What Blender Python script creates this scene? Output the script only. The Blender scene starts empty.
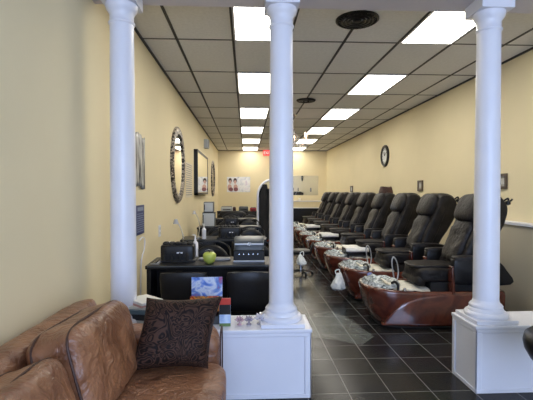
import bpy, bmesh, math, random
from mathutils import Vector, Matrix, noise
random.seed(7)
S = bpy.context.scene
C = S.collection
PI = math.pi
R = math.radians

# ---------------------------------------------------------------- materials
MATS = {}
def mat(name, col, rough=.5, metal=0, **k):
    if name in MATS: return MATS[name]
    m = bpy.data.materials.new(name); m.use_nodes = True
    b = m.node_tree.nodes['Principled BSDF']
    b.inputs['Base Color'].default_value = (*col, 1)
    b.inputs['Roughness'].default_value = rough
    b.inputs['Metallic'].default_value = metal
    if 'emit' in k:
        b.inputs['Emission Color'].default_value = (*k.get('ecol', col), 1)
        b.inputs['Emission Strength'].default_value = k['emit']
    if 'trans' in k: b.inputs['Transmission Weight'].default_value = k['trans']
    if 'alpha' in k: b.inputs['Alpha'].default_value = k['alpha']
    if 'coat' in k:
        b.inputs['Coat Weight'].default_value = k['coat']; b.inputs['Coat Roughness'].default_value = .08
    if 'spec' in k: b.inputs['Specular IOR Level'].default_value = k['spec']
    MATS[name] = m
    return m
def nodes(m): return m.node_tree.nodes, m.node_tree.links, m.node_tree.nodes['Principled BSDF']
def varied(name, c1, c2, scale=6, rough=.5, bump=0, bscale=40, kind='noise', **k):
    """two-tone noise colour plus bump, object space"""
    if name in MATS: return MATS[name]
    m = mat(name, c1, rough, **k); N, L, b = nodes(m)
    tc = N.new('ShaderNodeTexCoord')
    n = N.new('ShaderNodeTexNoise'); n.inputs['Scale'].default_value = scale; n.inputs['Detail'].default_value = 6
    L.new(tc.outputs['Object'], n.inputs['Vector'])
    r = N.new('ShaderNodeValToRGB'); r.color_ramp.elements[0].position = .35; r.color_ramp.elements[1].position = .68
    r.color_ramp.elements[0].color = (*c1, 1); r.color_ramp.elements[1].color = (*c2, 1)
    L.new(n.outputs['Fac'], r.inputs['Fac']); L.new(r.outputs['Color'], b.inputs['Base Color'])
    if bump:
        if kind == 'voronoi':
            n2 = N.new('ShaderNodeTexVoronoi'); out = n2.outputs['Distance']
        else:
            n2 = N.new('ShaderNodeTexNoise'); n2.inputs['Detail'].default_value = 5; out = n2.outputs['Fac']
        n2.inputs['Scale'].default_value = bscale
        L.new(tc.outputs['Object'], n2.inputs['Vector'])
        bp = N.new('ShaderNodeBump'); bp.inputs['Strength'].default_value = bump; bp.inputs['Distance'].default_value = .01
        L.new(out, bp.inputs['Height']); L.new(bp.outputs['Normal'], b.inputs['Normal'])
    return m

M_wall = varied('wall_paint', (.78, .68, .445), (.81, .705, .465), 1.5, .75, .04, 120)
M_wain = varied('wainscot_paint', (.52, .46, .34), (.55, .49, .36), 2, .7)
M_ceil = varied('ceiling_tile_white', (.74, .73, .72), (.80, .79, .78), 30, .95, .15, 200)
M_beam = varied('beam_paint', (.62, .57, .58), (.65, .60, .61), 3, .7)
M_grid = mat('ceiling_bar_black', (.018, .018, .02), .5)
M_grid2 = mat('ceiling_bar_grey', (.09, .088, .085), .6)
M_white = varied('white_gloss_paint', (.73, .735, .80), (.76, .765, .82), 4, .35)
M_black = mat('black_plastic', (.007, .007, .008), .38, spec=.35)
M_blackm = mat('black_matt', (.01, .01, .011), .75)
M_lamin = varied('black_laminate', (.006, .006, .007), (.011, .011, .013), 12, .35, spec=.3)
M_chrome = mat('chrome', (.75, .76, .78), .15, 1)
M_silver = mat('silver_plastic', (.42, .43, .45), .35, .5)
M_grey = mat('grey_plastic', (.06, .07, .08), .4)
M_lgrey = mat('light_grey_enamel', (.48, .51, .53), .4)
M_mirror = mat('mirror_glass', (.86, .88, .87), .02, 1)
M_lightp = mat('light_panel', (1, 1, 1), .5, emit=11, ecol=(1, .95, .84))
M_leathb = varied('black_chair_leather', (.010, .009, .009), (.022, .019, .019), 9, .46, .8, 28, spec=.22)
M_leathv = varied('black_vinyl', (.006, .006, .007), (.010, .010, .012), 8, .36, .12, 60, spec=.3)
M_tan = None
def tan_leather():
    m = mat('tan_leather', (.24, .11, .06), .36); N, L, b = nodes(m)
    tc = N.new('ShaderNodeTexCoord')
    n = N.new('ShaderNodeTexNoise'); n.inputs['Scale'].default_value = 5; n.inputs['Detail'].default_value = 7; n.inputs['Distortion'].default_value = 1.2
    L.new(tc.outputs['Object'], n.inputs['Vector'])
    r = N.new('ShaderNodeValToRGB'); e = r.color_ramp.elements
    e[0].position = .3; e[0].color = (.165, .066, .032, 1); e[1].position = .72; e[1].color = (.37, .175, .088, 1)
    L.new(n.outputs['Fac'], r.inputs['Fac']); L.new(r.outputs['Color'], b.inputs['Base Color'])
    v = N.new('ShaderNodeTexVoronoi'); v.inputs['Scale'].default_value = 130
    w = N.new('ShaderNodeTexNoise'); w.inputs['Scale'].default_value = 11; w.inputs['Detail'].default_value = 4; w.inputs['Distortion'].default_value = 2.0
    for t in (v, w): L.new(tc.outputs['Object'], t.inputs['Vector'])
    b1 = N.new('ShaderNodeBump'); b1.inputs['Strength'].default_value = .12; b1.inputs['Distance'].default_value = .004
    b2 = N.new('ShaderNodeBump'); b2.inputs['Strength'].default_value = .8; b2.inputs['Distance'].default_value = .02
    L.new(v.outputs['Distance'], b1.inputs['Height']); L.new(w.outputs['Fac'], b2.inputs['Height'])
    L.new(b1.outputs['Normal'], b2.inputs['Normal']); L.new(b2.outputs['Normal'], b.inputs['Normal'])
    return m
M_tan = tan_leather()
M_seam = mat('leather_seam', (.055, .022, .014), .6)
def brocade():
    m = mat('paisley_brocade', (.05, .03, .02), .6); N, L, b = nodes(m)
    tc = N.new('ShaderNodeTexCoord')
    n = N.new('ShaderNodeTexNoise'); n.inputs['Scale'].default_value = 7; n.inputs['Detail'].default_value = 1; n.inputs['Distortion'].default_value = 2.5
    L.new(tc.outputs['Object'], n.inputs['Vector'])
    mu = N.new('ShaderNodeMath'); mu.operation = 'MULTIPLY'; mu.inputs[1].default_value = 60
    si = N.new('ShaderNodeMath'); si.operation = 'SINE'
    L.new(n.outputs['Fac'], mu.inputs[0]); L.new(mu.outputs[0], si.inputs[0])
    r = N.new('ShaderNodeValToRGB'); e = r.color_ramp.elements
    e[0].position = .30; e[0].color = (.010, .006, .005, 1); e[1].position = .85; e[1].color = (.062, .030, .020, 1)
    ad = N.new('ShaderNodeMath'); ad.operation = 'MULTIPLY_ADD'; ad.inputs[1].default_value = .5; ad.inputs[2].default_value = .5
    L.new(si.outputs[0], ad.inputs[0]); L.new(ad.outputs[0], r.inputs['Fac']); L.new(r.outputs['Color'], b.inputs['Base Color'])
    bp = N.new('ShaderNodeBump'); bp.inputs['Strength'].default_value = .4; bp.inputs['Distance'].default_value = .004
    L.new(ad.outputs[0], bp.inputs['Height']); L.new(bp.outputs['Normal'], b.inputs['Normal'])
    b.inputs['Specular IOR Level'].default_value = .15
    return m
M_broc = brocade()
def hull():
    m = mat('mahogany_gelcoat', (.12, .03, .015), .22, coat=.8); N, L, b = nodes(m)
    tc = N.new('ShaderNodeTexCoord')
    n = N.new('ShaderNodeTexNoise'); n.inputs['Scale'].default_value = 5; n.inputs['Detail'].default_value = 8; n.inputs['Distortion'].default_value = 1.5
    L.new(tc.outputs['Object'], n.inputs['Vector'])
    r = N.new('ShaderNodeValToRGB'); e = r.color_ramp.elements
    e[0].position = .3; e[0].color = (.060, .012, .008, 1); e[1].position = .78; e[1].color = (.17, .042, .022, 1)
    L.new(n.outputs['Fac'], r.inputs['Fac']); L.new(r.outputs['Color'], b.inputs['Base Color'])
    return m
M_hull = hull()
def floor_mat():
    m = mat('slate_floor_tile', (.02, .02, .02), .25, spec=.14); N, L, b = nodes(m)
    tc = N.new('ShaderNodeTexCoord'); mp = N.new('ShaderNodeMapping')
    T = .302
    mp.inputs['Location'].default_value = (-.735 / T + 10, -3.215 / T + 20, 0); mp.inputs['Scale'].default_value = (1 / T, 1 / T, 1)
    L.new(tc.outputs['Object'], mp.inputs['Vector'])
    br = N.new('ShaderNodeTexBrick'); br.offset = 0; br.squash = 1
    br.inputs['Scale'].default_value = 1; br.inputs['Brick Width'].default_value = 1; br.inputs['Row Height'].default_value = 1
    br.inputs['Mortar Size'].default_value = .011; br.inputs['Mortar Smooth'].default_value = .1
    br.inputs['Color1'].default_value = (.007, .0072, .008, 1); br.inputs['Color2'].default_value = (.016, .0155, .016, 1)
    br.inputs['Mortar'].default_value = (.17, .165, .155, 1)
    L.new(mp.outputs[0], br.inputs['Vector'])
    n = N.new('ShaderNodeTexNoise'); n.inputs['Scale'].default_value = 3; n.inputs['Detail'].default_value = 8
    L.new(tc.outputs['Object'], n.inputs['Vector'])
    mx = N.new('ShaderNodeMix'); mx.data_type = 'RGBA'; mx.blend_type = 'ADD'; mx.inputs['Factor'].default_value = .012
    L.new(br.outputs['Color'], mx.inputs[6]); L.new(n.outputs['Color'], mx.inputs[7]); L.new(mx.outputs[2], b.inputs['Base Color'])
    mr = N.new('ShaderNodeMapRange'); mr.inputs['To Min'].default_value = .14; mr.inputs['To Max'].default_value = .32
    L.new(n.outputs['Fac'], mr.inputs['Value']); L.new(mr.outputs[0], b.inputs['Roughness'])
    bp = N.new('ShaderNodeBump'); bp.inputs['Strength'].default_value = .25; bp.inputs['Distance'].default_value = .004
    n2 = N.new('ShaderNodeTexNoise'); n2.inputs['Scale'].default_value = 14; n2.inputs['Detail'].default_value = 4
    L.new(tc.outputs['Object'], n2.inputs['Vector']); L.new(n2.outputs['Fac'], bp.inputs['Height']); L.new(bp.outputs['Normal'], b.inputs['Normal'])
    return m
M_floor = floor_mat()
M_liner = varied('crinkled_plastic_liner', (.80, .82, .82), (.62, .66, .66), 25, .25, .6, 30)
M_towel = varied('cream_towel', (.72, .69, .60), (.60, .57, .48), 18, .8, .6, 40)
M_towelw = varied('white_towel', (.80, .80, .78), (.7, .7, .69), 18, .85, .5, 60)
M_glass = mat('clear_glass', (.9, .97, .95), .05, trans=1)
M_film = mat('clear_plastic_film', (.75, .85, .80), .15, alpha=.10)
M_crys = mat('crystal', (.95, .93, .95), .04, trans=.85)
M_warmb = mat('warm_bulb', (1, .8, .6), .5, emit=6, ecol=(1, .62, .42))

# ---------------------------------------------------------------- mesh helpers
def new(): return bmesh.new()
def obj(name, bm, m, parent=None, smooth=True, bevel=0, seg=2, sub=0, angle=40):
    me = bpy.data.meshes.new(name)
    bmesh.ops.recalc_face_normals(bm, faces=bm.faces[:])
    bm.to_mesh(me); bm.free()
    for mm in (m if isinstance(m, (list, tuple)) else [m]): me.materials.append(mm)
    o = bpy.data.objects.new(name, me); C.objects.link(o)
    if parent: o.parent = parent
    if smooth: me.shade_smooth()
    if bevel:
        b = o.modifiers.new('bevel', 'BEVEL'); b.width = bevel; b.segments = seg; b.limit_method = 'ANGLE'; b.angle_limit = R(35)
    if sub:
        s = o.modifiers.new('sub', 'SUBSURF'); s.levels = sub; s.render_levels = sub
    if smooth and not sub:
        try: me.set_sharp_from_angle(angle=R(angle))
        except Exception: pass
    return o
def tag(o, label, cat, group=None, kind=None):
    o['label'] = label; o['category'] = cat
    if group: o['group'] = group
    if kind: o['kind'] = kind
    return o
def thing(name, label, cat, loc=(0, 0, 0), rz=0, group=None):
    o = bpy.data.objects.new(name, None); C.objects.link(o); o.empty_display_size = .1
    o.location = loc; o.rotation_euler = (0, 0, rz)
    return tag(o, label, cat, group)
def dup(root, loc=None, rz=None, label=None):
    def rec(o, par):
        c = o.copy(); C.objects.link(c)
        if par: c.parent = par
        for ch in list(o.children): rec(ch, c)
        return c
    r = rec(root, None)
    if loc is not None: r.location = loc
    if rz is not None: r.rotation_euler = (0, 0, rz)
    if label: r['label'] = label
    return r
def box(bm, x0, x1, y0, y1, z0, z1, mi=0):
    v = [bm.verts.new(p) for p in ((x0,y0,z0),(x1,y0,z0),(x1,y1,z0),(x0,y1,z0),(x0,y0,z1),(x1,y0,z1),(x1,y1,z1),(x0,y1,z1))]
    for f in ((0,3,2,1),(4,5,6,7),(0,1,5,4),(1,2,6,5),(2,3,7,6),(3,0,4,7)):
        bm.faces.new([v[i] for i in f]).material_index = mi
    return bm
def B(*a, bm=None): return box(bm or new(), *a)
def lathe(bm, prof, cx=0, cy=0, cz=0, seg=32, mi=0, sx=1, sy=1, mtx=None):
    rings = []
    for r, z in prof:
        if r < 1e-5: ring = [bm.verts.new((cx, cy, cz + z))]
        else: ring = [bm.verts.new((cx + sx*r*math.cos(2*PI*i/seg), cy + sy*r*math.sin(2*PI*i/seg), cz + z)) for i in range(seg)]
        rings.append(ring)
    for a, b in zip(rings, rings[1:]):
        for i in range(seg):
            j = (i+1) % seg
            if len(a) == 1 and len(b) == 1: continue
            if len(a) == 1: f = bm.faces.new((a[0], b[i], b[j]))
            elif len(b) == 1: f = bm.faces.new((a[i], a[j], b[0]))
            else: f = bm.faces.new((a[i], a[j], b[j], b[i]))
            f.material_index = mi
    if mtx is not None:
        bmesh.ops.transform(bm, matrix=mtx, verts=[v for r in rings for v in r])
    return bm
def tube(bm, pts, r, seg=8, closed=False, radii=None):
    pts = [Vector(p) for p in pts]; n = len(pts); rings = []
    up = Vector((0, 0, 1)); prev = None
    for i, p in enumerate(pts):
        a = pts[(i-1) % n] if (closed or i > 0) else p
        b = pts[(i+1) % n] if (closed or i < n-1) else p
        t = (b - a).normalized()
        if prev is None:
            u = t.cross(up if abs(t.z) < .9 else Vector((1, 0, 0))).normalized()
        else:
            u = (prev - t*prev.dot(t)).normalized()
        prev = u; w = t.cross(u); rr = radii[i] if radii else r
        rings.append([bm.verts.new(p + rr*(math.cos(2*PI*k/seg)*u + math.sin(2*PI*k/seg)*w)) for k in range(seg)])
    for i in range(n if closed else n-1):
        a, b = rings[i], rings[(i+1) % n]
        for k in range(seg): bm.faces.new((a[k], a[(k+1) % seg], b[(k+1) % seg], b[k]))
    if not closed:
        bm.faces.new(rings[0][::-1]); bm.faces.new(rings[-1])
    return bm
def smooth_pts(pts, n=6):
    P = [Vector(p) for p in pts]; out = []
    for i in range(len(P)-1):
        p0 = P[max(i-1, 0)]; p1 = P[i]; p2 = P[i+1]; p3 = P[min(i+2, len(P)-1)]
        for k in range(n):
            t = k/n
            out.append(.5*((2*p1)+(-p0+p2)*t+(2*p0-5*p1+4*p2-p3)*t*t+(-p0+3*p1-3*p2+p3)*t**3))
    out.append(P[-1]); return out
def loft(bm, rings, cap=True, mi=0):
    R_ = [[bm.verts.new(p) for p in r] for r in rings]; n = len(R_[0])
    for a, b in zip(R_, R_[1:]):
        for i in range(n): bm.faces.new((a[i], a[(i+1) % n], b[(i+1) % n], b[i])).material_index = mi
    if cap:
        bm.faces.new(R_[0][::-1]).material_index = mi; bm.faces.new(R_[-1]).material_index = mi
    return bm
def profY(bm, prof, w, rnd=.05, y0=0, wr=0, seed=0):
    """side profile (x,z) swept across y with rounded sides"""
    prof = [(p.x, p.z) for p in smooth_pts([(x, 0, z) for x, z in prof + [prof[0]]], 4)[:-1]]
    cx = sum(p[0] for p in prof)/len(prof); cz = sum(p[1] for p in prof)/len(prof)
    ext = max(max(abs(p[0]-cx), abs(p[1]-cz)) for p in prof)
    st = [(-w, 1-rnd*1.0/ext*1.3), (-w+rnd*.25, 1-rnd/ext*.45), (-w+rnd, 1)] 
    m = 6
    mid = [(-w+rnd+(2*w-2*rnd)*k/m, 1) for k in range(1, m)]
    st = st + mid + [(-y, s) for y, s in st[::-1]]
    rings = []
    for y, s in st:
        ring = []
        for x, z in prof:
            px, pz = cx+(x-cx)*s, cz+(z-cz)*s
            if wr:
                d = wr*noise.noise(Vector((px*9+seed, y*9, pz*9)))
                px += d; pz += d*.5
            ring.append((px, y+y0, pz))
        rings.append(ring)
    return loft(bm, rings)
def cushion(bm, c, sx, sy, sz, rot=None, e=.35, n=14, wr=.0, seed=0, corner=0):
    """puffy rounded block. sx,sy,sz half sizes; e: roundness exponent"""
    rot = rot or Matrix.Identity(3); c = Vector(c); vs = {}
    def V(p):
        k = tuple(round(q, 4) for q in p)
        if k not in vs:
            x, y, z = p
            m = max(abs(x), abs(y), abs(z)); q = (abs(x)**(2/e)+abs(y)**(2/e)+abs(z)**(2/e))**(e/2)
            s = m/q if q else 1
            v = Vector((x*s*sx, y*s*sy, z*s*sz))
            if wr:
                nn = v.normalized()
                v += nn*wr*noise.fractal(Vector((v.x*6+seed, v.y*6, v.z*6)), 1, 2, 3)
            vs[k] = bm.verts.new(c + rot @ v)
        return vs[k]
    g = [-1+2*i/n for i in range(n+1)]
    for ax in range(3):
        for s in (-1, 1):
            for i in range(n):
                for j in range(n):
                    q = []
                    for a, b in ((i, j), (i+1, j), (i+1, j+1), (i, j+1)):
                        p = [0, 0, 0]; p[ax] = s; p[(ax+1) % 3] = g[a]; p[(ax+2) % 3] = g[b]
                        q.append(V(p))
                    bm.faces.new(q if s > 0 else q[::-1])
    return bm
def pillow(bm, w, h, t, n=20, mtx=None, wr=.006, pinch=.10):
    sh = []
    for s in (1, -1):
        grid = []
        for i in range(n+1):
            row = []
            for j in range(n+1):
                u = -1+2*i/n; v = -1+2*j/n
                th = t*((1-u**4)*(1-v**4))**.55
                px = u*(w/2)*(1-pinch*(1-abs(u)**2)*0 - pinch*(1-v*v)*abs(u)**3)
                pz = v*(h/2)*(1-pinch*(1-u*u)*abs(v)**3)
                d = wr*noise.noise(Vector((u*3, v*3, s*2.)))*(1-u*u)
                edge = i in (0, n) or j in (0, n)
                if s == -1 and edge: row.append(sh[0][i][j])
                else: row.append(bm.verts.new((px, s*(th/2+d), pz)))
            grid.append(row)
        sh.append(grid)
    for s, g in zip((1, -1), sh):
        for i in range(n):
            for j in range(n):
                q = (g[i][j], g[i+1][j], g[i+1][j+1], g[i][j+1])
                try: bm.faces.new(q if s < 0 else q[::-1])
                except ValueError: pass
    if mtx is not None: bmesh.ops.transform(bm, matrix=mtx, verts=bm.verts[:])
    return bm
def sheet(bm, fn, nu, nv):
    g = [[bm.verts.new(fn(i/nu, j/nv)) for j in range(nv+1)] for i in range(nu+1)]
    for i in range(nu):
        for j in range(nv): bm.faces.new((g[i][j], g[i+1][j], g[i+1][j+1], g[i][j+1]))
    return bm
def text(name, body, size, m, parent, loc, rot, depth=.001, align='CENTER'):
    cu = bpy.data.curves.new(name, 'FONT'); cu.body = body; cu.size = size; cu.extrude = depth; cu.align_x = align; cu.align_y = 'CENTER'
    t = bpy.data.objects.new(name+'_tmp', cu); C.objects.link(t)
    bpy.context.view_layer.update()
    me = bpy.data.meshes.new_from_object(t.evaluated_get(bpy.context.evaluated_depsgraph_get()))
    bpy.data.objects.remove(t); bpy.data.curves.remove(cu)
    me.materials.clear(); me.materials.append(m)
    o = bpy.data.objects.new(name, me); C.objects.link(o); o.parent = parent; o.location = loc; o.rotation_euler = rot
    return o
def struct(name, bm, m, **k):
    o = obj(name, bm, m, **k); o['kind'] = 'structure'; return o

# ---------------------------------------------------------------- room
XL, XR, YF, YB, H = -1.13, 3.30, -3.0, 16.9, 3.10
struct('floor', B(XL-.1, XR+.1, YF-.1, YB+.1, -.1, 0), M_floor, smooth=False)
struct('ceiling', B(XL-.1, XR+.1, YF-.1, YB+.1, H, H+.1), M_ceil, smooth=False)
struct('wall_left', B(XL-.1, XL, YF-.1, YB+.1, 0, H), M_wall, smooth=False)
struct('wall_right', B(XR, XR+.1, YF-.1, YB+.1, 0, H), M_wall, smooth=False)
struct('wall_back', B(XL, XR, YB, YB+.1, 0, H), M_wall, smooth=False)
# street side behind the camera: wall with a shop window
bm = new()
wx0, wx1, wz0, wz1 = -.85, 3.0, .45, 2.75
box(bm, XL, wx0, YF-.1, YF, 0, H); box(bm, wx1, XR, YF-.1, YF, 0, H)
box(bm, wx0, wx1, YF-.1, YF, 0, wz0); box(bm, wx0, wx1, YF-.1, YF, wz1, H)
struct('wall_front', bm, M_wall, smooth=False)
bm = new()
for x in (wx0, wx0+1.28, wx0+2.57, wx1-.05): box(bm, x, x+.05, YF-.08, YF-.02, wz0, wz1)
for z in (wz0, wz1-.05): box(bm, wx0, wx1, YF-.08, YF-.02, z, z+.05)
struct('window_1', bm, mat('window_aluminium', (.5, .5, .52), .4, .8), smooth=False)
# ceiling grid
GX0, GY0 = -.137, 3.36
bm = new()
xs = [GX0+.61*k for k in range(-1, 6)]
for x in xs: box(bm, x-.014, x+.014, 3.2, YB, H-.006, H)
box(bm, XL, XL+.022, 3.2, YB, H-.02, H); box(bm, XR-.022, XR, 3.2, YB, H-.02, H); 
struct('trim_1', bm, M_grid, smooth=False)
bm = new()
for k in range(0, 12):
    y = GY0+1.22*k
    box(bm, XL, XR, y-.011, y+.011, H-.005, H)
box(bm, XL, XR, YB-.022, YB, H-.02, H)
struct('trim_2', bm, M_grid2, smooth=False)
# beam over the columns
struct('trim_3', B(XL, XR, 2.84, 3.21, 2.855, H), M_beam, smooth=False)
struct('baseboard_left', B(XL, XL+.015, 3.2, YB, 0, .10), M_black, smooth=False)
struct('baseboard_right', B(XR-.015, XR, 3.2, YB, 0, .10), M_black, smooth=False)
struct('baseboard_back', B(XL, XR, YB-.015, YB, 0, .10), M_black, smooth=False)
# low thickened wall with ledge at the right
bm = B(3.17, XR, 3.2, 5.3, 0, 1.045)
struct('trim_4', bm, M_wain, smooth=False)
struct('trim_5', B(3.15, XR, 3.2, 5.32, 1.045, 1.08), M_white, bevel=.006)

# ceiling light panels
g = 'fluorescent ceiling panels'
proto = None
rown = ['first row behind the beam', 'second row from the beam', 'third row from the beam', 'fourth row from the beam', 'fifth row from the beam', 'row closest to the back wall']
for c, x in enumerate((GX0+.305, GX0+.61*3+.305)):
    for k in range(6):
        if proto is None:
            proto = thing('ceiling_light', '', 'light', group=g)
            bm = new()
            for a in ((-.295, -.275, -.6, .6), (.275, .295, -.6, .6), (-.295, .295, -.6, -.58), (-.295, .295, .58, .6)): box(bm, *a, -.012, 0)
            obj('frame', bm, M_white, proto, smooth=False)
            obj('diffuser', B(-.276, .276, -.581, .581, -.008, -.001), M_lightp, proto, smooth=False)
            o = proto
        else: o = dup(proto)
        o.location = (x, GY0+.61+2.44*k, H)
        side = 'left column (nearer the mirrors)' if c == 0 else 'right column (above the pedicure chairs)'
        o['label'] = 'bright ceiling panel, %s, %s' % (side.split(' (')[0] + ' of panels', rown[k])

# round black ceiling vents
def vent(x, y, r, lab):
    t = thing('ceiling_vent', lab, 'vent', (x, y, H), group='round black ceiling vents')
    bm = new()
    lathe(bm, [(r, 0), (r, -.012), (r*.92, -.022), (r*.86, -.016), (r*.86, -.004)], seg=48)
    obj('rim', bm, M_black, t)
    bm = new()
    for q in (.74, .56, .38): lathe(bm, [(r*q, -.004), (r*q+.012, -.02), (r*q-.004, -.024), (r*q-.02, -.006)], seg=40)
    lathe(bm, [(0, -.026), (r*.18, -.024), (r*.2, -.004)], seg=24)
    for k in range(28):
        a = 2*PI*k/28
        bmesh.ops.transform(box(b2 := new(), r*.80, r*.9, -.004, .004, -.026, -.018), matrix=Matrix.Rotation(a, 4, 'Z'), verts=b2.verts[:])
        me = bpy.data.meshes.new('t'); b2.to_mesh(me); b2.free(); bm.from_mesh(me); bpy.data.meshes.remove(me)
    obj('louvre', bm, M_black, t)
vent(1.07, 3.98, .205, 'large round black vent right behind the beam, between the light columns')
vent(1.09, 7.52, .175, 'round black vent farther back, beside the chandelier')

# ---------------------------------------------------------------- half walls and columns
def halfwall(x0, x1, lab, endR, endL):
    t = thing('half_wall', lab, 'half wall', ((x0+x1)/2, 3.03, 0)); dx = -(x0+x1)/2; dy = -3.03
    obj('core', B(x0+.01+dx, x1-.01+dx, 2.868+dy, 3.192+dy, 0, .46), M_white, t, smooth=False)
    obj('cap', B(x0-.006+dx, x1+.006+dx, 2.852+dy, 3.208+dy, .46, .487), M_white, t, bevel=.006)
    bm = new()
    ya, yb = 2.857+dy, 2.868+dy
    box(bm, x0+dx, x1+dx, ya, yb, 0, .028); box(bm, x0+dx, x1+dx, ya, yb, .435, .46)
    for x in (x0, x1-.045): box(bm, x+dx, x+.045+dx, ya, yb, .028, .435)
    if endL:
        box(bm, x0+dx, x0+.01+dx, ya, 3.203+dy, 0, .03); box(bm, x0+dx, x0+.01+dx, ya, 3.203+dy, .435, .46)
        for y in (2.857, 3.163): box(bm, x0+dx, x0+.01+dx, y+dy, y+.04+dy, .03, .435)
    if endR:
        box(bm, x1-.01+dx, x1+dx, ya, 3.203+dy, 0, .03); box(bm, x1-.01+dx, x1+dx, ya, 3.203+dy, .435, .46)
        for y in (2.857, 3.163): box(bm, x1-.01+dx, x1+dx, y+dy, y+.04+dy, .03, .435)
    obj('panel_moulding', bm, M_white, t, bevel=.003, seg=1)
halfwall(XL, .455, 'white panelled half wall behind the leather sofa, under the left and middle columns', True, False)
halfwall(1.637, XR, 'white panelled half wall at the right, under the right column', False, True)
def column(x, lab):
    t = thing('column', lab, 'column', (x, 3.03, .487), group='white round columns')
    obj('plinth', B(-.155, .155, -.155, .155, 0, .028), M_white, t, bevel=.004)
    obj('base', lathe(new(), [(.148, .028), (.153, .045), (.143, .062), (.125, .066), (.121, .085), (.113, .092), (.118, .105), (.108, .118), (.096, .128), (.09, .15)], seg=48), M_white, t, angle=60)
    obj('shaft', lathe(new(), [(.09, .14), (.0895, .5), (.088, 1.0), (.085, 1.6), (.082, 2.2)], seg=48), M_white, t)
    bm = lathe(new(), [(.082, 2.14), (.09, 2.145), (.092, 2.155), (.083, 2.165), (.083, 2.21), (.094, 2.23), (.106, 2.245), (.110, 2.265), (.110, 2.28)], seg=48)
    box(bm, -.120, .120, -.120, .120, 2.28, 2.367)
    obj('capital', bm, M_white, t, angle=50)
column(-.882, 'white round column beside the left wall, behind the sofa')
column(.258, 'white round column in the middle, on the end of the sofa half wall')
column(1.807, 'white round column at the right, on the right half wall')

# ---------------------------------------------------------------- sofa
sofa = thing('sofa', 'tan brown leather sofa against the left wall in the foreground', 'sofa', (-.62, 1.6, 0))
def SO(x, y, z): return (x+.62, y-1.6, z)
bm = new(); cushion(bm, SO(-.62, 1.62, .17), .47, 1.08, .13, e=.12, n=18); obj('base', bm, M_tan, sofa)
bm = new()
rings = []
NY = 30
for i in range(NY+1):
    y = .5+(2.67-.5)*i/NY; k = 1.0
    e_ = min(1, (2.67-y)/.10) if y > 2.4 else 1
    k = .62+.38*math.sqrt(max(0, 1-(1-e_)**2))
    ring = []
    for a in range(28):
        th = 2*PI*a/28
        px = -1.0+.105*math.copysign(abs(math.cos(th))**.6, math.cos(th))*k
        pz = .44+.355*math.copysign(abs(math.sin(th))**.45, math.sin(th))*(.93+.07*k)+ .02*(1.7-y)
        px += .012*noise.noise(Vector((th, y*4, 0))); pz += .010*noise.noise(Vector((th*2, y*5, 3)))
        ring.append(SO(max(px, -1.118), y, pz))
    rings.append(ring)
loft(bm, rings); obj('backrest', bm, M_tan, sofa)
for nm, (yc) in (('near', .45), ('far', 2.585)):
    bm = new(); cushion(bm, SO(-.60, yc, .33), .44, .125, .285, e=.3, n=16, wr=.012)
    a = obj('armrest', bm, M_tan, sofa)
    b2 = new(); pts = []
    for k in range(40):
        th = 2*PI*k/40; pts.append(SO(-.155, yc+.105*math.copysign(abs(math.cos(th))**.5, math.cos(th)), .33+.265*math.copysign(abs(math.sin(th))**.5, math.sin(th))))
    s = tube(b2, pts, .005, 6, True); obj('piping', b2, M_seam, a)
for y0, y1 in ((.60, 1.50), (1.52, 2.46)):
    yc = (y0+y1)/2
    bm = new(); cushion(bm, SO(-.48, yc, .365), .37, (y1-y0)/2, .088, e=.28, n=18, wr=.014, seed=y0)
    a = obj('seat_cushion', bm, M_tan, sofa)
    b2 = new(); tube(b2, [SO(-.128, y0+.05+(y1-y0-.1)*k/12, .385) for k in range(13)], .004, 6); obj('piping', b2, M_seam, a)
def backcush(yc, w, top, lean, seed, tilt=0, xx=-.79):
    rot = Matrix.Rotation(-R(lean), 3, 'Y') @ Matrix.Rotation(R(tilt), 3, 'X')
    h = (top-.45)/2/math.cos(R(lean))*1.0
    c = SO(xx, yc, .44+h*math.cos(R(lean)))
    bm = new(); cushion(bm, c, .135, w/2, h, rot, e=.34, n=30, wr=.016, seed=seed)
    a = obj('back_cushion', bm, M_tan, sofa)
    for sx in (-.075, .075):
        pts = []
        for k in range(60):
            th = 2*PI*k/60; cy, sz = math.cos(th), math.sin(th)
            f_ = 1.0; E_ = .34
            q_ = (1-(.075/.135)**(2/.34))**(.17); f_ = q_+.004
            pts.append(Vector(c)+rot @ Vector((sx, f_*w/2*math.copysign(abs(cy)**E_, cy), f_*h*math.copysign(abs(sz)**E_, sz))))
        b2 = new(); tube(b2, pts, .006, 6, True); obj('piping', b2, M_seam, a)
backcush(2.07, .72, .845, 16, 3.3, -3, -.76)
backcush(1.27, .84, .80, 20, 8.1, 0, -.78)

# patterned pillow
bm = new()
pillow(bm, .44, .40, .17)
for v in bm.verts: v.co.x += .17*v.co.z; v.co.z += .006*math.sin(v.co.x*9)
p = obj('throw_pillow', bm, M_broc)
p.location = (-.395, 2.37, .645); p.rotation_euler = (R(-22), R(2), R(3))
tag(p, 'dark brown paisley throw pillow propped on the leather sofa', 'pillow')

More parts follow.
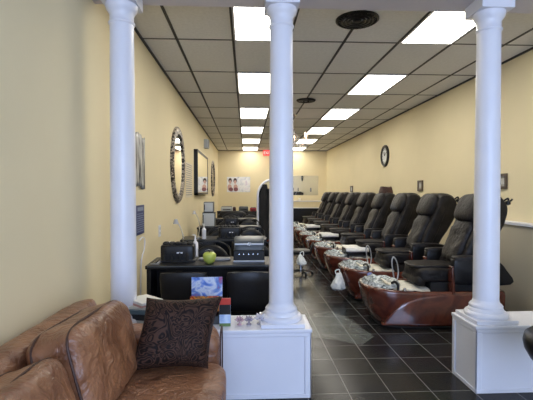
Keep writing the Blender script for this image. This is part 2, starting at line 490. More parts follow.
# ---------------------------------------------------------------- things on the half wall
def pmat(name, cols, scale, rough=.35):
    """patchwork printed picture from noise"""
    if name in MATS: return MATS[name]
    m = mat(name, cols[0], rough); N, L, b = nodes(m)
    tc = N.new('ShaderNodeTexCoord'); n = N.new('ShaderNodeTexNoise'); n.inputs['Scale'].default_value = scale; n.inputs['Detail'].default_value = 5
    n.inputs['Distortion'].default_value = .8
    L.new(tc.outputs['Object'], n.inputs['Vector']); r = N.new('ShaderNodeValToRGB'); e = r.color_ramp.elements
    while len(e) < len(cols): e.new(.5)
    for i, c in enumerate(cols): e[i].position = .30+.40*i/(len(cols)-1); e[i].color = (*c, 1)
    L.new(n.outputs['Fac'], r.inputs['Fac']); L.new(r.outputs['Color'], b.inputs['Base Color'])
    return m
ZT = .487
t = thing('brochure_holder', 'clear holder of blue and red picture brochures on the half wall behind the pillow', 'brochure holder', (-.285, 3.02, ZT))
obj('stand', B(-.115, .115, -.03, .05, 0, .10), M_grey, t, bevel=.004)
bm = B(-.112, .112, .012, .018, .09, .335)
obj('blue_brochure', bm, pmat('blue_flag_print', [(.03, .05, .22), (.12, .25, .70), (.65, .72, .85), (.10, .22, .6), (.5, .06, .08)], 9), t, smooth=False)['label'] = 'blue and white printed brochure'
bm = B(-.118, .10, -.03, -.022, .06, .205)
obj('red_brochure', bm, pmat('red_print', [(.02, .02, .03), (.45, .04, .02), (.75, .30, .05), (.06, .04, .05), (.7, .66, .55)], 22), t, smooth=False)['label'] = 'red and orange printed brochure'
bm = new(); box(bm, -.112, .112, .0115, .0119, .335-.0, .3351)
bm.free()
t = thing('brochure', 'narrow upright brochure, red top over black and pale blue, on the half wall', 'brochure', (-.150, 2.95, ZT))
obj('cover', B(-.040, .040, -.006, .006, 0, .155), pmat('mountain_print', [(.25, .40, .70), (.55, .68, .88), (.75, .82, .9)], 14), t, smooth=False)
obj('dark_band', B(-.0395, .0395, -.0075, -.006, .085, .155), M_blackm, t, smooth=False)
obj('red_band', B(-.040, .040, -.007, .006, .155, .20), mat('red_ink', (.55, .04, .02), .4), t, smooth=False)
obj('green_band', B(-.0395, .0395, -.0072, -.006, .0, .022), mat('green_ink', (.12, .20, .06), .5), t, smooth=False)
# magazines
mags = [((.05, .12, .14), .012), ((.45, .5, .5), .016), ((.02, .03, .04), .022), ((.10, .16, .20), .014), ((.7, .68, .6), .010), ((.6, .35, .3), .008), ((.75, .75, .72), .009)]
z = ZT
mlabs = ['teal magazine at the bottom of the pile on the half wall', 'pale grey magazine, second from the bottom of the pile on the half wall', 'thick black magazine in the middle of the pile on the half wall',
         'dark slate blue magazine, right above the thick black one in the pile', 'cream magazine just under the pinkish one in the pile', 'pinkish magazine, second from the top of the pile', 'crooked white magazine on top of the pile on the half wall']
for i, (c, h) in enumerate(mags):
    h *= 2
    bm = B(-.085, .085, -.11, .11, 0, h); 
    o = obj('magazine', bm, mat('magazine_%d' % i, c, .35), bevel=.002, seg=1)
    o.location = (-.74+random.uniform(-.01, .012), 3.04+random.uniform(-.015, .015), z); o.rotation_euler = (0, 0, random.uniform(-.3, .3)+(.5 if i > 4 else 0))
    tag(o, mlabs[i], 'magazine', 'magazines piled on the half wall'); z += h
# crystal flowers
for i, (x, y, c, lab) in enumerate(((-.035, 2.97, (.75, .55, .62), 'pinkish crystal flower on the half wall, farthest from the column'), (.018, 2.975, (.55, .5, .58), 'dark mauve crystal flower between two others on the half wall'), (.085, 2.985, (.86, .84, .9), 'large clear crystal flower on the half wall beside the middle column'))):
    t = thing('crystal_flower', lab, 'ornament', (x-.012+.014*i, y, ZT), group='crystal flowers')
    mm = mat('crystal_tint_%d' % i, c, .08, .25, trans=.35)
    sc = 1.0 if i < 2 else 1.25
    bm = new()
    for ring, (n, r0, tl) in enumerate(((8, .020, 20), (6, .012, 50))):
        for k in range(n):
            a = 2*PI*k/n+ring*.4
            b2 = new(); lathe(b2, [(0, -.020), (.009, -.005), (.007, .010), (0, .024)], seg=5)
            M = Matrix.Translation((r0*sc*math.cos(a), r0*sc*math.sin(a), (.035+.012*ring)*sc)) @ Matrix.Rotation(a, 4, 'Z') @ Matrix.Rotation(R(90-tl), 4, 'Y') @ Matrix.Scale(sc*.85, 4)
            bmesh.ops.transform(b2, matrix=M, verts=b2.verts[:]); me = bpy.data.meshes.new('t'); b2.to_mesh(me); b2.free(); bm.from_mesh(me); bpy.data.meshes.remove(me)
    obj('petals', bm, mm, t, smooth=False)
    obj('foot', lathe(new(), [(.018*sc, 0), (.020*sc, .006), (.008, .012), (.006, .03*sc), (0, .034*sc)], seg=10), mm, t, smooth=False)

# ---------------------------------------------------------------- nail desks and chairs
def client_chair(loc, lab, rz=0):
    t = thing('client_chair', lab, 'chair', loc, rz, 'low black vinyl chairs on the near side of the nail tables')
    bm = new(); cushion(bm, (0, .22, .43), .215, .215, .045, e=.25, n=12); obj('seat', bm, M_leathv, t)
    bm = new(); rings = []
    for i in range(9):
        u = i/8; z = .42+u*.325
        w = .205-.012*(1-u)
        ring = []
        for k in range(24):
            a = 2*PI*k/24; cx = math.copysign(abs(math.cos(a))**.35, math.cos(a))*w*(.965 if i in (0, 8) else 1)
            yy = .035*math.copysign(abs(math.sin(a))**.6, math.sin(a))*(.5 if i in (0, 8) else 1)
            ring.append((cx, yy-.05*u-.02*(1-(cx/w)**2)+.0, z+(.012*(1-(cx/w)**2) if i > 6 else 0)))
        rings.append(ring)
    obj('backrest', loft(bm, rings), M_leathv, t)
    for sx in (-1, 1):
        for y in (.03, .40):
            obj('leg', tube(new(), [(sx*.19, y, .41), (sx*.2, y+(.02 if y > .1 else -.02), 0)], .014, 8), M_black, t)
    return t
def tech_chair(loc, lab, rz=0):
    """chair beyond the table with an arched back, facing the room's front"""
    t = thing('technician_chair', lab, 'chair', loc, rz, 'arched black chairs on the far side of the nail tables'); t.scale = (.86, 1, 1)
    bm = new(); cushion(bm, (0, 0, .46), .23, .22, .045, e=.35, n=12); obj('seat', bm, M_leathv, t)
    bm = new(); N_ = 16; rings = []
    for i in range(N_+1):
        u = -1+2*i/N_; x = .25*u; top = .80-.13*abs(u)**2.4; bot = .52+.05*abs(u)**2
        cy = .22-.06*u*u
        ring = []
        for k in range(16):
            a = 2*PI*k/16
            ring.append((x, cy+.035*math.cos(a)*(1 if abs(u) < .99 else .4), (top+bot)/2+(top-bot)/2*math.copysign(abs(math.sin(a))**.6, math.sin(a))))
        rings.append(ring)
    obj('backrest', loft(bm, rings), M_leathv, t)
    bm = new()
    tube(bm, smooth_pts([(-.27, .12, .62), (-.255, .22, .76), (-.14, .25, .82), (0, .255, .835), (.14, .25, .82), (.255, .22, .76), (.27, .12, .62)], 5), .012, 8)
    obj('frame_hoop', bm, M_black, t)
    for s in (-1, 1):
        obj('armrest', tube(new(), smooth_pts([(s*.2, .18, .50), (s*.27, .12, .62), (s*.28, 0, .665), (s*.28, -.14, .66)], 5), .018, 8), M_black, t)
    obj('gas_post', lathe(new(), [(.03, .06), (.03, .28), (.018, .28), (.018, .42)], seg=16), M_chrome, t)
    bm = new()
    for k in range(5):
        a = 2*PI*k/5; tube(bm, [(0, 0, .09), (.25*math.cos(a), .25*math.sin(a), .06)], .015, 8, radii=[.02, .012])
        lathe(bm, [(0, 0), (.02, .004), (.026, .025), (.02, .046), (0, .05)], .25*math.cos(a), .25*math.sin(a), 0, 12)
    obj('star_base', bm, M_black, t)
    return t
def desk(x0, x1, y0, y1, zt, lab):
    t = thing('nail_table', lab, 'table', ((x0+x1)/2, y0, 0), group='long black nail tables'); w = (x1-x0)/2; d = y1-y0
    obj('tabletop', B(-w, w, 0, d, zt-.035, zt), M_lamin, t, bevel=.006)
    obj('edge_trim', B(-w+.02, w-.02, -.004, 0, zt-.012, zt-.003), M_grey, t, smooth=False)
    for s in (-1, 1):
        obj('side_panel', B(s*(w-.03)-.02, s*(w-.03)+.02, .02, d-.02, 0, zt-.035), M_lamin, t, bevel=.003)
    obj('modesty_panel', B(-w+.05, w-.05, d*.55, d*.55+.02, .18, zt-.035), M_lamin, t, smooth=False)
    for s in (-1, 1):
        u = obj('drawer_unit', B(s*(w-.18)-.10, s*(w-.18)+.10, d*.55+.03, d-.02, .08, zt-.04), M_lamin, t, bevel=.003)
        obj('knob', lathe(new(), [(0, 0), (.012, 0), (.012, .015), (0, .018)], seg=10, mtx=Matrix.Translation((s*(w-.18), d-.02, .55)) @ Matrix.Rotation(-PI/2, 4, 'X')), M_chrome, u)
    return t
DY = [3.96, 6.05, 8.1, 10.5]
dl = ['black nail table nearest the half wall, topped with the green apple jar', 'second black nail table from the half wall', 'third black nail table, under the stacked grey towel warmer', 'fourth and farthest black nail table']
for y, l in zip(DY, dl): desk(-.955, .30, y, y+.52, .742, l)
cl = ['low black chair before the nearest nail table, next to the wall', 'low black chair before the nearest nail table, next to the middle column']
client_chair((-.535, 3.62, 0), cl[0]); client_chair((.035, 3.62, 0), cl[1])
nth = ['second', 'third', 'fourth']
for k, y in enumerate(DY[1:]):
    for x, w in ((-.62, 'wall'), (.0, 'aisle')):
        client_chair((x, y-.30, 0), 'low black chair before the %s nail table, %s side' % (nth[k], w))
nth = ['nearest', 'second', 'third', 'fourth']
for k, y in enumerate(DY):
    for x, w in ((-.42, 'wall'), ((.13, .09, .06, .13)[k], 'aisle')):
        tech_chair((x, y+(.86 if k < 3 else .80), 0), 'arched black chair behind the %s nail table, %s side' % (nth[k], w))

# objects on nail tables
def lampbox(loc, lab, w=.165):
    t = thing('nail_dryer', lab, 'nail dryer', loc)
    bm = new(); profY(bm, [(-.0, .012), (.0, .14), (.03, .165), (.18, .165), (.2, .14), (.2, .012)], w, .02)
    bmesh.ops.transform(bm, matrix=Matrix.Rotation(PI/2, 4, 'Z'), verts=bm.verts[:])
    obj('housing', bm, M_black, t)
    bm = new()
    for k in range(5):
        lathe(bm, [(.0, 0), (.034, .0), (.036, .02), (.02, .032), (0, .034)], -.12+.06*k, .09, .160, 12, sy=1.6)
    obj('vent_hood', bm, M_blackm, t)
    obj('base_tray', B(-w-.02, w+.02, -.03, .2, 0, .02), M_black, t, bevel=.004)
    for k in range(4): obj('polish_bottle', lathe(new(), [(.0, 0), (.016, 0), (.016, .05), (.008, .055), (.008, .075), (0, .077)], -.12+.075*k, -.012, .02, 10), M_blackm, t)
    obj('logo_plate', B(.0, .058, -.012, -.004, .085, .098), M_white, t, smooth=False)['label'] = 'small white maker plate'
    return t
lampbox((-.69, 4.17, .742), 'wide black nail dryer on the nearest table, beside the wall')
t = thing('sterilizer_case', 'dark grey sterilizer case with silver lid by the middle column, on the nearest nail table', 'sterilizer', (.03, 4.14, .742))
b0 = obj('body', B(-.155, .155, 0, .27, 0, .115), M_black, t, bevel=.006)
obj('base_strip', B(-.156, .156, -.012, 0, 0, .016), M_silver, t, bevel=.002)
for k in range(5):
    obj('button', lathe(new(), [(0, 0), (.007, 0), (.006, .006), (0, .007)], seg=12, mtx=Matrix.Translation((-.10+.047*k, 0, .075)) @ Matrix.Rotation(PI/2, 4, 'X')), M_chrome, t)['label'] = 'small bright metal button'
bm = new(); profY(bm, [(.0, .118), (.01, .17), (.05, .225), (.22, .235), (.26, .2), (.26, .118)], .15, .02)
bmesh.ops.transform(bm, matrix=Matrix.Translation((0, 0, 0)) @ Matrix.Rotation(PI/2, 4, 'Z'), verts=bm.verts[:])
obj('lid', bm, M_grey, t)['label'] = 'grey rounded lid'
obj('lid_band', B(-.145, .145, -.004, .008, .168, .186), M_silver, t, bevel=.002)
bm = lathe(new(), [(.014, 0), (.018, 0), (.018, .004), (.014, .004)], seg=20, mtx=Matrix.Translation((0, -.002, .178)) @ Matrix.Rotation(PI/2, 4, 'X'))
obj('ring_emblem', bm, M_chrome, t)
# apple jar
t = thing('apple_jar', 'glossy green apple-shaped jar on the nearest nail table', 'jar', (-.358, 4.08, .742))
obj('body', lathe(new(), [(.0, .004), (.03, 0), (.052, .022), (.066, .06), (.064, .088), (.045, .108), (.02, .108), (0, .098)], seg=32), mat('apple_green', (.45, .52, .10), .35), t, angle=80)
obj('stem', tube(new(), smooth_pts([(0, 0, .095), (.006, 0, .12), (.018, 0, .135)], 4), .004, 8), mat('stem_brown', (.08, .05, .03), .6), t)
obj('leaf', sheet(new(), lambda u, v: (-.05+.09*u, (v-.5)*.035*math.sin(PI*u), .118+.014*math.sin(PI*u)), 8, 4), M_silver, t)
def towelroll(name, loc, sx, sy, sz, m, lab, cat, rz=0):
    bm = new(); cushion(bm, (0, 0, sz), sx, sy, sz, e=.4, n=10, wr=.004)
    o = obj(name, bm, m); o.location = loc; o.rotation_euler = (0, 0, rz); tag(o, lab, cat)
towelroll('hand_towel', (-.32, 4.27, .742), .16, .055, .013, varied('grey_towel', (.30, .31, .32), (.38, .38, .39), 20, .9, .5, 60), 'folded grey hand towel behind the green apple jar', 'towel')
def gooseneck(loc, h, lab, dx=-.06):
    t = thing('desk_lamp', lab, 'lamp', loc)
    obj('foot', lathe(new(), [(.0, 0), (.05, 0), (.05, .012), (.012, .02), (0, .02)], seg=20), M_chrome, t)
    obj('neck', tube(new(), smooth_pts([(0, 0, .01), (.02, 0, h*.4), (.0, 0, h*.75), (dx*.7, 0, h*.98)], 6), .008, 8), M_chrome, t)
    obj('lamp_shade', lathe(new(), [(0, .03), (.015, .03), (.032, -.02), (.028, -.02), (0, .01)], dx, 0, h, 16), M_silver, t)
gooseneck((-.68, 4.425, .742), .38, 'silver gooseneck lamp behind the wide nail dryer, by the wall')
gooseneck((-.72, 6.30, .742), .38, 'silver gooseneck lamp by the wall on the second nail table')
# bottles and boxes on second / third tables
def bottle(loc, h, r, c, lab, cap=(.8, .8, .8)):
    t = thing('lotion_bottle', lab, 'bottle', loc)
    obj('body', lathe(new(), [(0, 0), (r, .002), (r, h*.65), (r*.4, h*.75), (r*.4, h*.8)], seg=16), mat('bottle_%.2f_%.2f' % c[:2], c, .3), t)
    obj('pump', tube(new(), [(0, 0, h*.8), (0, 0, h), (-.03, 0, h)], .007, 8), mat('pump_white', cap, .4), t)
bottle((-.54, 4.445, .742), .24, .03, (.75, .73, .75), 'whitish lotion bottle beside the gooseneck lamp on the nearest nail table')
bottle((-.62, 6.15, .742), .22, .032, (.70, .72, .78), 'pale lotion bottle on the second nail table, by its lamp')
bottle((-.78, 4.42, .742), .17, .025, (.5, .25, .2), 'small reddish brown bottle behind the nail dryer, next to the wall', (.6, .5, .3))
lampbox((-.25, 6.2, .742), 'black nail dryer on the second nail table')
lampbox((-.30, 8.25, .742), 'black nail dryer on the third nail table', .14)
t = thing('tool_tray', 'small silver tray of nail tools on the wall end of the nearest nail table', 'tray', (-.88, 4.13, .742))
obj('tray', B(-.04, .04, -.10, .10, 0, .008), M_silver, t, bevel=.003)
for k in range(4):
    x = -.027+.018*k; q = obj('nail_tool', tube(new(), [(x, -.09, .014), (x+.004, .07, .016)], .005, 6), (M_black, M_chrome, M_blackm, M_white)[k], t)
# stacked towel warmers
for i, (w, z, h, lab) in enumerate(((.122, .742, .285, 'larger grey towel warmer at the bottom of the stack by the left wall'), (.095, 1.030, .205, 'smaller grey towel warmer on top of the stack by the left wall'))):
    t = thing('towel_warmer', lab, 'towel warmer', (-.735, 8.2, z), group='towel warmers')
    obj('cabinet', B(-w, w, 0, .26, 0, h), M_grey, t, bevel=.008)
    d = obj('door', B(-w+.012, w-.008, -.018, 0, .015, h-.015), M_lgrey, t, bevel=.006)
    obj('handle', tube(new(), [(-w+.022, -.02, .05), (-w+.022, -.035, .06), (-w+.022, -.035, h-.06), (-w+.022, -.02, h-.05)], .006, 8), M_black, d)

# back cabinet and what is on it
t = thing('storage_cabinet', 'low black storage cabinet against the back wall under the poster', 'cabinet', (-.3, 15.0, 0))
obj('body', B(-.74, .74, 0, .5, 0, .72), M_lamin, t, bevel=.005)
for k in range(4):
    x = -.72+.36*k
    d = obj('door', B(x+.01, x+.35, -.018, 0, .04, .70), M_black, t, bevel=.003)
    obj('handle', tube(new(), [(x+.05, -.018, .5), (x+.05, -.035, .5), (x+.05, -.035, .62), (x+.05, -.018, .62)], .006, 6), M_silver, d)
def device(name, loc, w, d, h, m, lab, cat):
    t = thing(name, lab, cat, loc)
    obj('body', B(-w/2, w/2, 0, d, 0, h), m, t, bevel=.015)
    obj('top_lid', B(-w/2+.02, w/2-.02, .03, d-.02, h, h+.02), M_grey, t, bevel=.004)
    obj('front_slot', B(-w/3, w/3, -.004, 0, h*.3, h*.5), M_blackm, t, smooth=False)
device('printer', (-.70, 15.08, .72), .42, .34, .15, M_lgrey, 'light grey printer on the back cabinet', 'printer')
device('card_box', (-.42, 15.02, .72), .11, .2, .14, mat('dark_maroon', (.05, .015, .015), .5), 'small dark box beside the printer on the back cabinet', 'box')
device('cash_drawer', (-.09, 15.06, .72), .34, .3, .15, M_grey, 'dark grey case in the middle of the back cabinet', 'case')
device('red_case', (.26, 15.02, .72), .22, .25, .12, mat('crimson', (.30, .02, .03), .4), 'red case at the aisle end of the back cabinet', 'case')
# sofa-like waiting chair by the cabinet : broad black armchair
t = thing('black_armchair', 'broad black armchair with a rounded back before the storage cabinet', 'armchair', (-.42, 13.4, 0))
bm = new(); cushion(bm, (0, 0, .36), .40, .34, .10, e=.3, n=12); obj('seat', bm, M_leathv, t)
bm = new(); cushion(bm, (0, -.30, .52), .44, .09, .30, e=.45, n=14); obj('backrest', bm, M_leathv, t)
for s in (-1, 1):
    bm = new(); cushion(bm, (s*.42, .02, .34), .07, .33, .22, e=.35, n=10); obj('armrest', bm, M_leathv, t)
for s in (-1, 1):
    for y in (-.25, .28): obj('leg', lathe(new(), [(0, 0), (.02, 0), (.028, .18), (0, .18)], s*.32, y, 0, 10), M_black, t)

# arched standing mirror with a jacket on it
t = thing('arched_mirror', 'tall arched standing mirror with a thick white rim behind the middle column', 'mirror', (.61, 9.5, 0), R(18))
W_, Ht = .36, 1.71
def archpts(w, h, z0, n=16):
    pts = [(-w, z0)] + [(-w*math.cos(PI*k/n), h-w+w*math.sin(PI*k/n)) for k in range(n+1)] + [(w, z0)]
    return pts
bm = new(); tube(bm, [(x, 0, z) for x, z in archpts(W_, Ht, .03)], .028, 10); tube(bm, [(-W_, 0, .04), (W_, 0, .04)], .028, 10)
obj('rim', bm, M_white, t)
bm = new(); pp = archpts(W_-.01, Ht-.01, .04)
vs = [bm.verts.new((x, -.006, z)) for x, z in pp]; vb = [bm.verts.new((x, .012, z)) for x, z in pp]
bm.faces.new(vs); bm.faces.new(vb[::-1])
for i in range(len(pp)): j = (i+1) % len(pp); bm.faces.new((vs[i], vb[i], vb[j], vs[j]))
obj('glass', bm, M_mirror, t, smooth=False)
for s in (-1, 1): obj('foot', B(s*W_-.03, s*W_+.03, -.18, .18, 0, .03), M_white, t, bevel=.005)
t = thing('jacket', 'black jacket hanging on the edge of the arched mirror', 'jacket', (.42, 9.385, 0), R(18))
bm = new(); rings = []
for i in range(15):
    u = i/14; z = 1.60-1.25*u; w = .05+.055*min(1, u*5)+.02*u; ring = []
    for k in range(20):
        a = 2*PI*k/20; ring.append((w*math.cos(a)*(1+.12*math.sin(a*4+u*5)), .022+.045*min(1, u*3+.2)*math.sin(a)*(1+.2*math.sin(3*a)) - .03, z))
    rings.append(ring)
obj('body', loft(bm, rings), varied('black_cloth', (.006, .006, .007), (.012, .012, .013), 8, .9), t)
obj('sleeve', tube(new(), smooth_pts([(.06, -.04, 1.50), (.11, -.055, 1.25), (.115, -.05, .95), (.10, -.05, .80)], 4), .04, 10), MATS['black_cloth'], t)

# ---------------------------------------------------------------- left wall
def wallmirror(y, z, r, lab, tube_w):
    t = thing('round_mirror', lab, 'mirror', (XL, y, z), group='round mosaic-framed wall mirrors')
    RX = Matrix.Rotation(PI/2, 4, 'Y')
    m = mat('mosaic_frame', (.25, .2, .17), .4, .2) if 'mosaic_frame' not in MATS else MATS['mosaic_frame']
    if not m.get('done'):
        m['done'] = 1; N, L, b = nodes(m); tc = N.new('ShaderNodeTexCoord'); v = N.new('ShaderNodeTexVoronoi'); v.inputs['Scale'].default_value = 42
        L.new(tc.outputs['Object'], v.inputs['Vector']); rp = N.new('ShaderNodeValToRGB'); e = rp.color_ramp.elements
        e[0].color = (.015, .010, .008, 1); e[1].color = (.50, .43, .36, 1); e[0].position = .35; e[1].position = .75
        L.new(v.outputs['Color'], rp.inputs['Fac']); L.new(rp.outputs['Color'], b.inputs['Base Color'])
    rim = r*.80
    obj('frame', lathe(new(), [(r, 0), (r, .03), (r-.03, .05), (r*.9, .055), (rim+.01, .045), (rim, .02), (rim, 0)], seg=64, mtx=RX), m, t)
    obj('glass', lathe(new(), [(0, .022), (rim+.004, .022), (rim+.004, .01), (0, .01)], seg=64, mtx=RX), M_mirror, t)
wallmirror(6.88, 1.875, .62, 'large round mirror with mosaic frame on the left wall, nearer one', 0)
wallmirror(14.05, 1.87, .60, 'round mirror with dark mosaic frame far down the left wall', 0)
# brushed metal art
t = thing('wall_art', 'silver and black streaked metal art panel high on the left wall by the column', 'picture', (XL, 4.47, 1.765))
m = mat('streaked_metal', (.4, .4, .4), .4, .3); N, L, b = nodes(m)
tc = N.new('ShaderNodeTexCoord'); mp = N.new('ShaderNodeMapping'); mp.inputs['Scale'].default_value = (1, 14, 1.2); n = N.new('ShaderNodeTexNoise'); n.inputs['Scale'].default_value = 3; n.inputs['Detail'].default_value = 6
L.new(tc.outputs['Object'], mp.inputs['Vector']); L.new(mp.outputs[0], n.inputs['Vector'])
rp = N.new('ShaderNodeValToRGB'); e = rp.color_ramp.elements; e[0].position = .38; e[1].position = .66; e[0].color = (.05, .048, .045, 1); e[1].color = (.75, .75, .73, 1)
L.new(n.outputs['Fac'], rp.inputs['Fac']); L.new(rp.outputs['Color'], b.inputs['Base Color'])
for k in range(3):
    y0 = -.205+.137*k
    bm = sheet(new(), lambda u, v: (.012+.012*math.sin(PI*u), y0+.134*u, -.275+.55*v+(.02*math.sin(PI*(y0+.134*u+.2)/.2))), 8, 10)
    o = obj('panel', bm, m, t); s = o.modifiers.new('solid', 'SOLIDIFY'); s.thickness = .01
# blue notice
t = thing('notice_board', 'navy blue notice with grey lettering on the left wall under the metal art', 'sign', (XL, 4.46, 1.145))
obj('board', B(0, .012, -.165, .165, -.155, .155), mat('navy_board', (.02, .03, .13), .4), t, bevel=.003)
bm = new(); random.seed(3)
for r_ in range(9):
    y = -.14; z = .06-.023*r_
    while y < .11:
        w = random.uniform(.02, .06); box(bm, .012, .0135, y, min(y+w, .14), z, z+.009); y += w+.012
box(bm, .012, .0135, -.12, .12, .095, .135)
obj('lettering', bm, mat('faded_print', (.28, .32, .42), .6), t, smooth=False)
# cable under the board
bm = new(); tube(bm, smooth_pts([(XL+.012, 4.40, .93), (XL+.02, 4.50, .955), (XL+.02, 4.60, .92), (XL+.02, 4.58, .82), (XL+.015, 4.47, .70), (XL+.015, 4.44, .45), (XL+.015, 4.43, .02)], 6), .007, 8)
tag(obj('cable', bm, M_white), 'white cable looping down the left wall below the navy notice', 'cable')
t = thing('wall_socket', 'white wall socket plate on the left wall between the notice and the first nail table', 'socket', (XL, 5.47, .93))
obj('plate', B(0, .008, -.06, .06, -.075, .075), M_white, t, bevel=.003)
for z in (-.03, .03): obj('outlet', B(.008, .012, -.018, .018, z-.015, z+.015), M_lgrey, t, smooth=False)
# price list
t = thing('price_list', 'pale price list of small grey lettering on the left wall past the round mirror', 'sign', (XL+.003, 8.29, 1.665))
obj('sheet', B(0, .005, -.46, .46, -.34, .34), varied('pale_sheet', (.70, .62, .47), (.72, .64, .49), 4, .4), t, smooth=False)
bm = new(); random.seed(5)
for r_ in range(15):
    z = .30-.042*r_; y = -.42
    while y < .34:
        w = random.uniform(.04, .14); box(bm, .005, .0062, y, y+w, z-.008, z+.008); y += w+.025
obj('lettering', bm, mat('list_print', (.28, .26, .27), .6), t, smooth=False)
# rectangular framed mirror
t = thing('framed_mirror', 'large rectangular mirror in a deep black frame on the left wall', 'mirror', (XL, 10.3, 1.86))
hw, hh = 1.22, .50
bm = new()
for a in ((-hw, -hw+.05, -hh, hh), (hw-.05, hw, -hh, hh), (-hw, hw, -hh, -hh+.05), (-hw, hw, hh-.05, hh)): box(bm, 0, .085, *a)
obj('frame', bm, M_black, t, smooth=False)
obj('glass', B(.02, .078, -hw+.045, hw-.045, -hh+.045, hh-.045), M_mirror, t, smooth=False)
t = thing('wall_speaker', 'small pale grey box speaker high on the left wall near the ceiling', 'speaker', (XL, 11.4, 2.73))
obj('housing', B(0, .12, -.14, .14, -.12, .12), M_lgrey, t, bevel=.012)
obj('grille', B(.12, .124, -.115, .115, -.095, .095), M_grey, t, bevel=.002)

# ---------------------------------------------------------------- right wall
t = thing('wall_clock', 'round black-rimmed clock high on the right wall', 'clock', (XR, 9.68, 2.28))
RX = Matrix.Rotation(-PI/2, 4, 'Y')
obj('rim', lathe(new(), [(.255, 0), (.255, .03), (.235, .05), (.195, .045), (.185, .02)], seg=48, mtx=RX), M_black, t)
obj('dial', lathe(new(), [(0, .022), (.19, .022), (.19, 0)], seg=48, mtx=RX), mat('dial_white', (.75, .77, .78), .5), t)
bm = new()
for k in range(12):
    a = 2*PI*k/12; c_, s_ = math.cos(a), math.sin(a)
    tube(bm, [(-.024, .145*c_, .145*s_), (-.024, .172*c_, .172*s_)], .005, 6)
obj('hour_marks', bm, M_blackm, t)
for L_, a, w in ((.10, 1.2, .007), (.145, 2.6, .005)):
    obj('hand', tube(new(), [(-.03, 0, 0), (-.03, L_*math.cos(a), L_*math.sin(a))], w, 6), M_blackm, t)
def frame(y, z, w, h, lab):
    t = thing('picture_frame', lab, 'picture', (XR, y, z), group='small framed pictures on the right wall')
    bm = new(); f_ = .035
    for a in ((-w, -w+f_, -h, h), (w-f_, w, -h, h), (-w+f_, w-f_, -h, -h+f_), (-w+f_, w-f_, h-f_, h)): box(bm, -.025, 0, *a)
    obj('frame', bm, mat('bronze_frame', (.09, .065, .045), .4, .3), t, bevel=.003)
    obj('picture', B(-.012, -.002, -w+f_, w-f_, -h+f_, h-f_), mat('grey_picture', (.30, .28, .25), .4), t, smooth=False)
    obj('mat_square', B(-.014, -.012, -w*.4, w*.4, -h*.4, h*.4), mat('pale_mount', (.5, .5, .48), .5), t, smooth=False)
frame(5.17, 1.575, .085, .098, 'small bronze-framed picture on the right wall beside the right column')
frame(7.69, 1.55, .11, .10, 'small dark framed picture on the right wall above the second pedicure chair gap')
frame(12.8, 1.51, .14, .10, 'small dark framed picture farthest down the right wall')

# ---------------------------------------------------------------- back wall
t = thing('wall_mirror', 'frameless rectangular mirror on the back wall over the counter', 'mirror', (2.35, YB, 1.675))
obj('glass', B(-.60, .60, -.012, -.004, -.39, .39), M_mirror, t, smooth=False)
obj('backing', B(-.605, .605, -.004, 0, -.395, .395), M_lgrey, t, smooth=False)
t = thing('poster', 'wide poster of two dark-haired women in pink and white on the back wall', 'poster', (-.30, YB-.003, 1.715))
obj('sheet', B(-.47, .47, -.008, 0, -.31, .31), pmat('poster_print', [(.50, .52, .62), (.72, .74, .80), (.85, .85, .86), (.66, .60, .72)], 5), t, smooth=False)
# figures printed on poster
def blob(bm, x, z, rx, rz, d):
    lathe(bm, [(0, 0), (1, 0), (1, .001), (0, .001)], seg=20, mtx=Matrix.Translation((x, d, z)) @ Matrix.Diagonal((rx, 1, rz, 1)) @ Matrix.Rotation(PI/2, 4, 'X'))
for j, x in enumerate((-.34, -.14)):
    bm = new(); blob(bm, x, .16, .07, .10, -.008); obj('printed_hair', bm, mat('print_dark', (.05, .03, .03), .5), t, smooth=False)
    bm = new(); blob(bm, x, .10, .05, .075, -.0095); blob(bm, x+(.02 if j else -.02), -.12, .085, .13, -.009); obj('printed_skin', bm, mat('print_skin', (.60, .38, .34), .5), t, smooth=False)
    bm = new(); blob(bm, x+.03, -.20, .09, .08, -.0105); obj('printed_dress', bm, mat('print_dress', (.22, .08, .10), .5), t, smooth=False)
t = thing('exit_sign', 'red lit EXIT sign hung under the ceiling near the back wall', 'exit sign', (.85, 16.45, 2.955))
obj('housing', B(-.17, .17, -.025, .025, -.11, .11), mat('exit_red', (.75, .05, .05), .5, emit=1.0, ecol=(.9, .06, .06)), t, bevel=.006)
obj('hanger', B(-.02, .02, -.01, .01, .11, .145), M_white, t, smooth=False)
text('lettering', 'EXIT', .15, mat('exit_letter', (1, .7, .65), .5, emit=1.2, ecol=(1, .55, .5)), t, (0, -.027, 0), (R(90), 0, 0))
# reception counter
t = thing('counter', 'reception counter with white upper front and black base at the back wall', 'counter', (2.25, 16.3, 0))
obj('worktop', B(-.80, .80, -.02, .5, 1.03, 1.06), M_white, t, bevel=.006)
obj('upper_front', B(-.78, .78, 0, .03, .80, 1.03), M_wall, t, smooth=False)['label'] = 'cream upper front'
obj('lower_ledge', B(-.79, .79, -.06, .03, .77, .80), M_white, t, bevel=.003)
obj('base', B(-.78, .78, .02, .5, 0, .77), M_black, t, smooth=False)
t = thing('candle', 'small white candle standing on the reception counter', 'candle', (2.13, 16.40, 1.06))
obj('wax', lathe(new(), [(0, 0), (.045, 0), (.045, .11), (0, .11)], seg=16), mat('wax', (.9, .85, .75), .5), t)
obj('wick', tube(new(), [(0, 0, .11), (0, 0, .13)], .003, 6), M_black, t)

